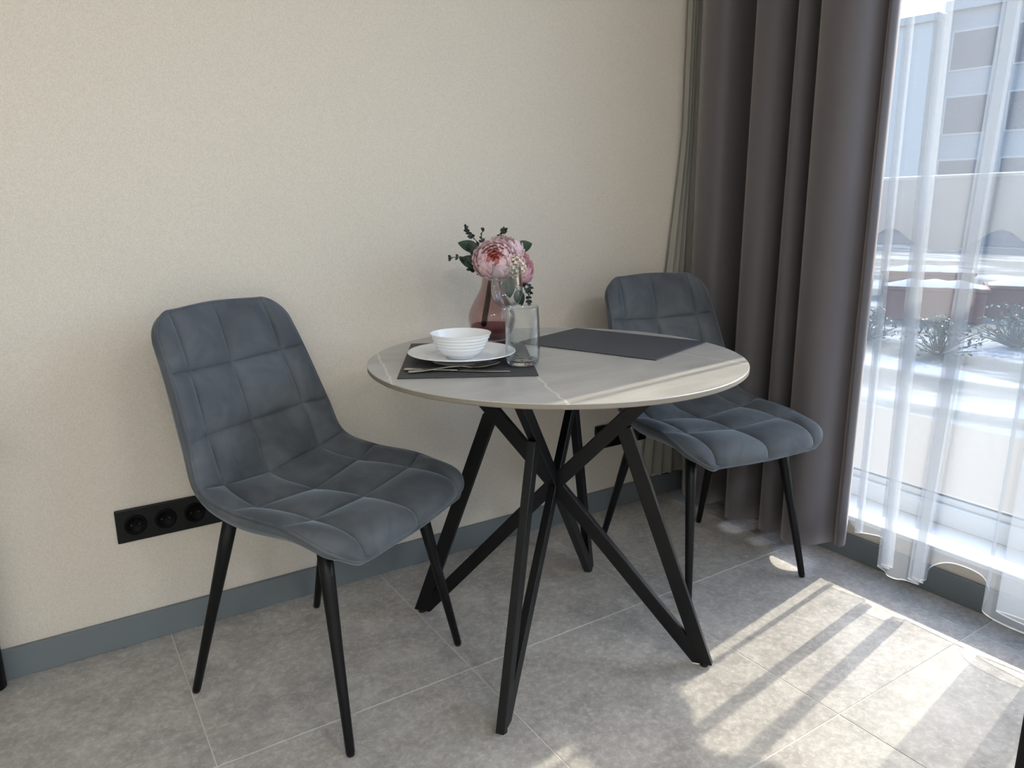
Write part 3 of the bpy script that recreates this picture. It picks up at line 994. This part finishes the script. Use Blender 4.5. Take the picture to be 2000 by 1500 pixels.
UPV = Vector((0, 0, 1))
CAMV = -AW
leaf_sprig(vp(-0.030, 0.241, 0.01), [(vp(-0.034, 0.238, 0.0), -RH * 0.95 + UPV * 0.5, CAMV + UPV * 0.7, 0.060, 0.018)],
           [vp(-0.004, 0.165, 0.004), vp(-0.012, 0.196, 0.012), vp(-0.030, 0.241, 0.01), vp(-0.040, 0.266, 0.006)],
           'dark green sprig pointing up at the top left of the bouquet',
           [[vp(-0.020, 0.231, 0.01), vp(-0.042, 0.268, 0.006), vp(-0.058, 0.284, 0.0), vp(-0.066, 0.302, -0.004)], [vp(-0.018, 0.246, 0.01), vp(-0.026, 0.271, 0.01), vp(-0.022, 0.292, 0.01)]])
leaf_sprig(vp(-0.035, 0.211, -0.004), [(vp(-0.028, 0.198, -0.01), -RH * 0.95 + UPV * 0.42, CAMV + UPV * 0.55, 0.062, 0.020)],
           [vp(-0.006, 0.165, -0.004), vp(-0.016, 0.181, -0.004), vp(-0.035, 0.211, -0.004), vp(-0.062, 0.226, -0.004)],
           'dark green sprig reaching left from the bouquet, below the top left one',
           [[vp(-0.030, 0.188, -0.01), vp(-0.052, 0.198, -0.012), vp(-0.078, 0.222, -0.012), vp(-0.108, 0.222, -0.012)], [vp(-0.026, 0.176, -0.014), vp(-0.044, 0.188, -0.016), vp(-0.058, 0.190, -0.018)],
            [vp(-0.040, 0.221, -0.004), vp(-0.052, 0.238, -0.006), vp(-0.058, 0.252, -0.006)]])
leaf_sprig(vp(0.055, 0.238, 0.03), [(vp(0.072, 0.238, 0.03), RH * 0.9 + UPV * 0.5, CAMV + UPV * 0.7, 0.044, 0.019)],
           [vp(0.008, 0.165, 0.01), vp(0.030, 0.201, 0.03), vp(0.055, 0.238, 0.03), vp(0.074, 0.242, 0.03)],
           'single dark leaf sticking out at the upper right of the bouquet', [[vp(0.020, 0.256, 0.05), vp(0.026, 0.281, 0.055), vp(0.038, 0.292, 0.055)]])
leaf_sprig(vp(0.040, 0.170, -0.01), [(vp(0.044, 0.172, -0.030), RH * 0.1 - UPV, CAMV, 0.060, 0.018), (vp(0.070, 0.135, -0.012), RH * 0.25 - UPV * 0.9, CAMV, 0.048, 0.015)],
           [vp(0.010, 0.168, 0.0), vp(0.028, 0.178, -0.012), vp(0.046, 0.172, -0.022), vp(0.070, 0.136, -0.012)],
           'drooping dark green leaves at the lower right of the bouquet, behind the wine glass',
           [[vp(0.074, 0.160, -0.006), vp(0.090, 0.140, -0.006), vp(0.100, 0.124, -0.006), vp(0.102, 0.098, -0.006)], [vp(0.078, 0.158, 0.0), vp(0.100, 0.146, 0.0), vp(0.106, 0.128, 0.0)]])


# ------------------------------------------------------------------ socket panels
def socket_panel(name, x, z, label):
    root = empty(name, (x, WY - 0.0002, z)); tag(root, label, 'socket', 'black socket panels')
    w, h = 0.302, 0.088
    box('frame', (0, -0.010, 0), (w, 0, h), M['black_socket'], root, 0.0025, 2)
    for k in range(4):
        cx0 = 0.0445 + 0.071 * k
        s = lathe('socket', [(0, 0.0), (0.0195, 0.0), (0.0200, 0.0012), (0.0215, 0.0022), (0.0262, 0.0022), (0.0262, -0.001), (0, -0.001)], M['socket_well'], root, 36)
        s.rotation_euler = (R(90), 0, 0); s.location = (cx0, -0.0105, h / 2)
        for dx in (-0.0095, 0.0095):
            hole = lathe('contact_hole', [(0, 0.0008), (0.0026, 0.0008), (0.003, 0.0002), (0, 0.0002)], M['brass'], s, 12)
            hole.location = (dx, 0, 0)
    return root


socket_panel('socket_panel', 0.088, 0.284, 'long black socket panel low on the wall, behind the left chair')
socket_panel('socket_panel', 1.644, 0.244, 'long black socket panel low on the wall, seen between the table legs')


# ------------------------------------------------------------------ curtains
def curtain_mesh(low, high, hem, zt, zlow, zhigh, nz, per=8):
    """low / high: plan control points (x, y) near the floor and higher up; hem: list of bottom heights"""
    A = smooth_prof([(p[0], p[1], h) for p, h in zip(low, hem)], per)
    B = smooth_prof([(p[0], p[1], h) for p, h in zip(high, hem)], per)
    vs, fs = [], []
    for r in range(nz + 1):
        s = r / nz
        for a, c in zip(A, B):
            z = a.z + (zt - a.z) * s
            k = (z - zlow) / (zhigh - zlow)
            k = max(0.0, min(1.25, k))
            vs.append((a.x + (c.x - a.x) * k, a.y + (c.y - a.y) * k, z))
    w = len(A)
    for r in range(nz):
        for c in range(w - 1):
            q = r * w + c
            fs.append((q, q + 1, q + w + 1, q + w))
    return vs, fs, A


# dark drape by the corner
dl = [(2.086, 1.960), (2.060, 1.945), (2.020, 1.915), (1.985, 1.875), (1.970, 1.825), (1.974, 1.785), (2.000, 1.765), (2.050, 1.755), (2.084, 1.738), (2.087, 1.705), (2.084, 1.672), (2.055, 1.660), (2.005, 1.662), (1.965, 1.652), (1.950, 1.620), (1.962, 1.588), (2.000, 1.572), (2.055, 1.566), (2.084, 1.552), (2.084, 1.528), (2.045, 1.518),
      (1.990, 1.518), (1.962, 1.500), (1.962, 1.474), (1.990, 1.456), (2.050, 1.450), (2.080, 1.434), (2.050, 1.418), (1.990, 1.418), (1.945, 1.400), (1.922, 1.362), (1.928, 1.325), (1.962, 1.295), (2.010, 1.282), (2.036, 1.272), (2.024, 1.258), (2.016, 1.245), (2.036, 1.236), (2.062, 1.246)]
dh = [(x + 0.008 * math.sin(9 * y), y + 0.012 * math.sin(23 * y)) for x, y in dl]
hem = [0.034 + 0.006 * math.sin(i * 0.9) if i < 27 else min(0.062, 0.034 + 0.006 * (i - 27)) for i in range(len(dl))]
vs, fs, A = curtain_mesh(dl, dh, hem, 2.66, 0.0, 1.7, 24, 7)
dr = tag(obj('drape_curtain', vs, fs, M['drape'], None, True), 'heavy dark grey drape hanging in deep folds by the corner', 'curtain')
sm = dr.modifiers.new('thickness', 'SOLIDIFY'); sm.thickness = 0.002; sm.offset = 0

# sheer gathered behind it, its end spilling along the wall
el = [(1.860, 1.978), (1.890, 1.958), (1.918, 1.980), (1.946, 1.960), (1.974, 1.980), (2.002, 1.962), (2.030, 1.980), (2.062, 1.968)]
eh = [(1.978, 1.982), (1.988, 1.964), (1.999, 1.982), (2.010, 1.964), (2.021, 1.982), (2.032, 1.966), (2.043, 1.982), (2.055, 1.970)]
eh2 = [(2 * b[0] - b[0], b[1]) for b in eh]
hem = [0.100, 0.098, 0.098, 0.095, 0.095, 0.093, 0.092, 0.090]
vs, fs, A = curtain_mesh(el, eh, hem, 2.66, 0.1, 1.1, 26, 6)
M['lining'] = mat('grey_voile', (150, 146, 138), 0.8)
tag(obj('voile_curtain', vs, fs, M['lining'], None, True), 'narrow pale grey voile bunched against the beige wall left of the dark drape', 'curtain')


# white sheer with one tight fold and one wide fold standing into the room
def zig(p, q, k, amp):
    """a gathered edge: the cloth runs back and forth between p and q"""
    out = []
    p = Vector(p); q = Vector(q); d = (q - p); nn = Vector((-d.y, d.x)).normalized()
    for i in range(k):
        out.append(tuple(p + d * (0.0 if i % 2 == 0 else 1.0) + nn * amp * i / k))
    return out


low, hi_dy, hz_ = [], [], []


def run(pts, dy, h):
    for p in pts:
        low.append(p); hi_dy.append(dy); hz_.append(h)


run([(2.082, 1.275), (2.080, 1.255), (2.070, 1.230)], 0.0, 0.12)
run([(2.058, 1.190), (2.050, 1.206), (2.044, 1.190), (2.036, 1.204)], 0.012, 0.12)                  # narrow pleat
run([(2.050, 1.165), (2.056, 1.12)], 0.008, 0.125)
run([(2.030, 1.085)], 0.018, 0.10)
run([(1.992, 1.078), (1.984, 1.046), (1.976, 1.078), (1.968, 1.046), (1.958, 1.078), (1.946, 1.048)], 0.018, 0.082)   # gathered left edge of the narrow fold
run([(1.934, 1.032)], 0.006, 0.078)
run([(1.934, 1.008)], -0.020, 0.078)
run([(1.944, 0.990), (1.952, 0.952), (1.962, 0.990), (1.970, 0.950), (1.980, 0.988), (1.992, 0.956)], -0.050, 0.080)  # gathered right edge
run([(2.030, 0.965)], -0.060, 0.105)
run([(2.055, 0.935)], -0.050, 0.125)
run([(2.060, 0.885)], -0.030, 0.130)
run([(2.052, 0.838)], -0.020, 0.125)
run([(2.025, 0.808)], -0.015, 0.105)
run([(1.985, 0.800), (1.962, 0.792), (1.946, 0.780), (1.932, 0.750), (1.926, 0.700), (1.932, 0.640), (1.948, 0.590), (1.962, 0.610), (1.968, 0.680), (1.974, 0.740), (1.984, 0.768), (1.994, 0.720), (2.000, 0.640), (2.004, 0.560),
     (1.990, 0.530), (1.978, 0.570), (1.966, 0.650), (1.956, 0.600), (1.962, 0.540), (1.984, 0.505)], -0.015, 0.080)          # wide fold, several layers
run([(2.04, 0.470), (2.055, 0.42), (2.02, 0.37), (1.95, 0.33), (1.95, 0.27), (2.02, 0.22), (2.05, 0.16), (2.0, 0.10), (1.95, 0.05), (2.0, 0.0), (2.05, -0.06), (1.97, -0.12), (1.97, -0.2), (2.05, -0.26), (1.97, -0.34), (1.97, -0.42), (2.05, -0.5)], -0.01, 0.09)
hem = hz_
high = [(x, y + d) for (x, y), d in zip(low, hi_dy)]
vs, fs, A = curtain_mesh(low, high, hem, 2.66, 0.1, 1.6, 30, 7)
sc_ = tag(obj('sheer_curtain', vs, fs, M['sheer'], None, True), 'white sheer curtain hanging in soft folds before the window', 'curtain')
# hem band
hv, hf = [], []
for a in A:
    hv += [(a.x - 0.0006, a.y, a.z), (a.x - 0.0006, a.y, a.z + 0.0035)]
for i in range(len(A) - 1):
    hf.append((2 * i, 2 * i + 2, 2 * i + 3, 2 * i + 1))
obj('hem', hv, hf, M['sheer_hem'], sc_, True)

# ------------------------------------------------------------------ furniture cut by the picture's edges
co = tag(empty('console_table', (-0.62, 1.78, 0)), 'black console table at the left picture edge, one leg tip showing by the baseboard', 'table')
box('top', (-0.42, -0.17, 0.73), (0.42, 0.19, 0.76), M['black'], co, 0.003, 2)
for sx_, sy_ in ((0.415, 0.185), (0.34, -0.15), (-0.40, 0.185), (-0.40, -0.15)):
    tube('leg', [(sx_, sy_, 0.0), (sx_, sy_, 0.004), (sx_, sy_, 0.36), (sx_, sy_, 0.735)], [0.016, 0.020, 0.021, 0.021], M['black'], co, 18)
cb = tag(empty('low_cabinet', (1.585, 0.157, 0)), 'black low cabinet at the lower right picture edge', 'cabinet')

# ------------------------------------------------------------------ outside
# scalloped awning cloth just outside the glass
aw = tag(empty('window_awning', (2.46, 0.2, 1.193)), 'white awning cloth with a scalloped lower edge outside the window', 'awning')
vs, fs = [], []
NA = 220
for k in range(NA + 1):
    y = 2.6 - 4.6 * k / NA
    ph = ((1.442 - y) / 0.345) % 1.0
    zb = 1.000 + 0.035 * math.cos(2 * math.pi * (ph + 0.06 * math.sin(2 * math.pi * ph)))
    vs += [(0, y - 0.2, zb - 1.193), (0, y - 0.2, 0.0), (0.003, y - 0.2, zb - 1.193), (0.003, y - 0.2, 0.0)]
for k in range(NA):
    q = 4 * k
    fs += [(q, q + 1, q + 5, q + 4), (q + 2, q + 6, q + 7, q + 3), (q, q + 4, q + 6, q + 2), (q + 1, q + 3, q + 7, q + 5)]
obj('valance', vs, fs, M['awning'], aw)
M['rail'] = mat('white_rail', (236, 238, 240), 0.4)
tube('rail', [(0.002, 2.4, 0.003), (0.002, 0, 0.003), (0.002, -2.2, 0.003)], 0.006, M['rail'], aw, 8)

# ground with patches of snow
m = mat('snowy_ground', (150, 150, 145), 0.9); M['ground'] = m
n, l, b = nodes(m)
geo = n.new('ShaderNodeNewGeometry')
mp = n.new('ShaderNodeMapping'); mp.inputs['Scale'].default_value = (1, 0.45, 1); mp.inputs['Rotation'].default_value = (0, 0, R(28)); l.new(geo.outputs['Position'], mp.inputs[0])
t1 = noise_tex(n, l, mp.outputs[0], 0.8, 6, 0.6, 0.7)
rp = ramp(n, [(0.48, lin((62, 63, 60))), (0.54, lin((88, 89, 87))), (0.60, lin((138, 140, 144)))])
l.new(t1.outputs[0], rp.inputs[0]); l.new(rp.outputs[0], b.inputs['Base Color'])
tag(box('ground', (WX + 0.26, -40, -0.35), (110, 90, -0.15), M['ground']), 'patchy snow on grey ground outside', 'ground', kind=S)
M['paving'] = mat('beige_paving', (102, 94, 84), 0.85)
tag(box('trim_2', (WX + 0.26, -6, -0.16), (4.1, 10, -0.05), M['paving']), 'beige paved terrace strip outside the window', 'paving', kind=S)

# apartment block: two wings, windows built
M['facade'] = mat('pale_facade', (100, 106, 116), 0.8)
M['facade2'] = mat('white_facade', (124, 128, 134), 0.8)
M['dark_glass'] = mat('dark_glazing', (30, 40, 58), 0.5, spec=0.15)
M['roofm'] = mat('roof_edge', (110, 114, 122), 0.7)
BD = Vector((0.2, -0.98, 0)).normalized()          # along the facade, to the right
BN = Vector((-0.98, -0.2, 0)).normalized()         # facing us
B0 = Vector((33.3, 18.3, -0.15))


def bbox(name, a0, a1, z0, z1, d0, d1, m, parent, bev=0.0):
    """box in facade coordinates: a along, d outwards"""
    vs = []
    for a in (a0, a1):
        for d in (d0, d1):
            for z in (z0, z1):
                vs.append(BD * a + BN * d + Vector((0, 0, z)))
    return obj(name, vs, [(0, 1, 3, 2), (4, 6, 7, 5), (0, 4, 5, 1), (2, 3, 7, 6), (0, 2, 6, 4), (1, 5, 7, 3)], m, parent)


bd = tag(empty('apartment_building', B0), 'pale apartment block seen through the sheer curtain', 'building')
bbox('wing', -16, 0, 0, 8.7, -9, 0.8, M['facade2'], bd)
bbox('roof', -16.2, 0.2, 8.7, 9.0, -9.2, 1.0, M['roofm'], bd)
bbox('wall', 0, 16, 0, 9.1, -9, 0, M['facade'], bd)
bbox('roof', 0.2, 16.2, 9.1, 9.5, -9.2, 0.3, M['roofm'], bd)
for fl_ in range(4):
    z0 = -0.9 + 2.55 * fl_
    if z0 < 0: continue
    for k in range(6):
        a0 = 0.5 + 2.3 * k
        w = bbox('window', a0, a0 + 1.75, z0, z0 + 1.6, -0.05, 0.05, M['facade2'], bd)
        bbox('pane', a0 + 0.08, a0 + 1.67, z0 + 0.08, z0 + 1.52, 0.05, 0.07, M['dark_glass'], w)
# a long low building behind the awning's lower edge
M['far'] = mat('grey_blue_wall', (66, 74, 88), 0.8)
fb = tag(empty('low_building', (26.0, 16.0, -0.15)), 'long low grey-blue building behind the snowy yard', 'building')
bbox('wall', -14, 14, 0, 1.35, -2.5, 0, M['far'], fb)
bbox('roof', -14.2, 14.2, 1.35, 1.6, -2.7, 0.3, M['roofm'], fb)
for k in range(10):
    bbox('window', -11 + 2.2 * k, -9.9 + 2.2 * k, 0.35, 1.05, 0.0, 0.05, M['dark_glass'], fb)

# brick planters with snow on top
M['brick'] = mat('red_brown_timber', (96, 56, 48), 0.8)
M['snow'] = mat('snow', (150, 152, 158), 0.9)


def planter(loc, rz, L, label):
    r = tag(empty('garden_planter', loc, rz), label, 'planter', 'red-brown planters in the yard')
    box('box', (-L / 2, -0.22, 0), (L / 2, 0.22, 0.34), M['brick'], r, 0.01, 1)
    box('rim', (-L / 2 - 0.03, -0.25, 0.34), (L / 2 + 0.03, 0.25, 0.38), M['brick'], r, 0.005, 1)
    vs, fs = [], []
    for a in range(9):
        for c in range(5):
            x = -L / 2 + L * a / 8; y = -0.24 + 0.48 * c / 4
            vs.append((x, y, 0.38 + 0.07 * (1 - (2 * c / 4 - 1) ** 2) * (1 - (2 * a / 8 - 1) ** 4) + 0.01 * math.sin(a * 3 + c)))
    for a in range(8):
        for c in range(4):
            q = a * 5 + c
            fs.append((q, q + 5, q + 6, q + 1))
    obj('snow_cap', vs, fs, M['snow'], r, True)
    return r


planter((8.6, 4.45, -0.15), R(-62), 1.0, 'red-brown planter capped with snow, nearest of the group outside')
planter((10.6, 5.6, -0.15), R(-62), 1.1, 'red-brown planter capped with snow, behind the nearest one outside')
planter((9.6, 3.75, -0.15), R(-62), 1.1, 'red-brown planter capped with snow, right of the group by the picture edge')

# bare bushes
M['twig'] = mat('brown_green_twigs', (86, 84, 70), 0.9)


def bush(loc, rad, seed, label):
    rnd = random.Random(seed)
    r = tag(empty('garden_bush', loc), label, 'bush', 'bushes outside the window')
    vs, fs = [], []
    for k in range(60):
        a = rnd.uniform(0, 6.283); e = rnd.uniform(0.25, 1.45)
        d = Vector((math.cos(a) * math.cos(e), math.sin(a) * math.cos(e), math.sin(e)))
        L = rad * rnd.uniform(0.6, 1.1)
        p1 = d * L * 0.5 + Vector((rnd.uniform(-.05, .05), rnd.uniform(-.05, .05), 0)); p2 = d * L + Vector((rnd.uniform(-.1, .1), rnd.uniform(-.1, .1), 0))
        tv, tf = tube_geo([(0, 0, 0), p1, p2], [0.008, 0.005, 0.002], 4)
        q = len(vs); vs += tv; fs += [tuple(i + q for i in f) for f in tf]
    t = obj('twigs', vs, fs, M['twig'], r); t['kind'] = 'stuff'
    vs, fs = [], []
    for k in range(260):
        a = rnd.uniform(0, 6.283); e = rnd.uniform(0.1, 1.5); L = rad * rnd.uniform(0.5, 1.1)
        c = Vector((math.cos(a) * math.cos(e), math.sin(a) * math.cos(e), math.sin(e))) * L
        lv, lf = leaf_mesh(0.045, 0.012, 0.3, 0.2)
        q = len(vs); vs += place(lv, c, (rnd.uniform(-1, 1), rnd.uniform(-1, 1), rnd.uniform(-.3, 1)), (rnd.uniform(-1, 1), 0.2, 1)); fs += [tuple(i + q for i in f) for f in lf]
    t = obj('leaves', vs, fs, M['leaf'], r); t['kind'] = 'stuff'
    return r


bush((6.5, 3.25, -0.15), 0.34, 1, 'low dark bush in the snow, nearest outside the window')
bush((6.7, 4.05, -0.15), 0.30, 2, 'low dark bush in the snow, left of the nearest one')
bush((7.4, 3.05, -0.15), 0.40, 3, 'low dark bush in the snow, before the red-brown planters')

# cabinet body last: only its vertical edge reaches into the picture
box('body', (-0.240, -0.30, 0.06), (0.24, 0.298, 0.62), M['black'], cb, 0.003, 2)
box('cabinet_top', (-0.248, -0.31, 0.62), (0.24, 0.303, 0.645), M['black'], cb, 0.003, 2)
box('plinth', (-0.215, -0.28, 0.0), (0.23, 0.265, 0.06), M['black_plastic'], cb)
dd = box('door', (-0.253, -0.29, 0.075), (-0.236, -0.005, 0.61), M['black'], cb, 0.002, 1)
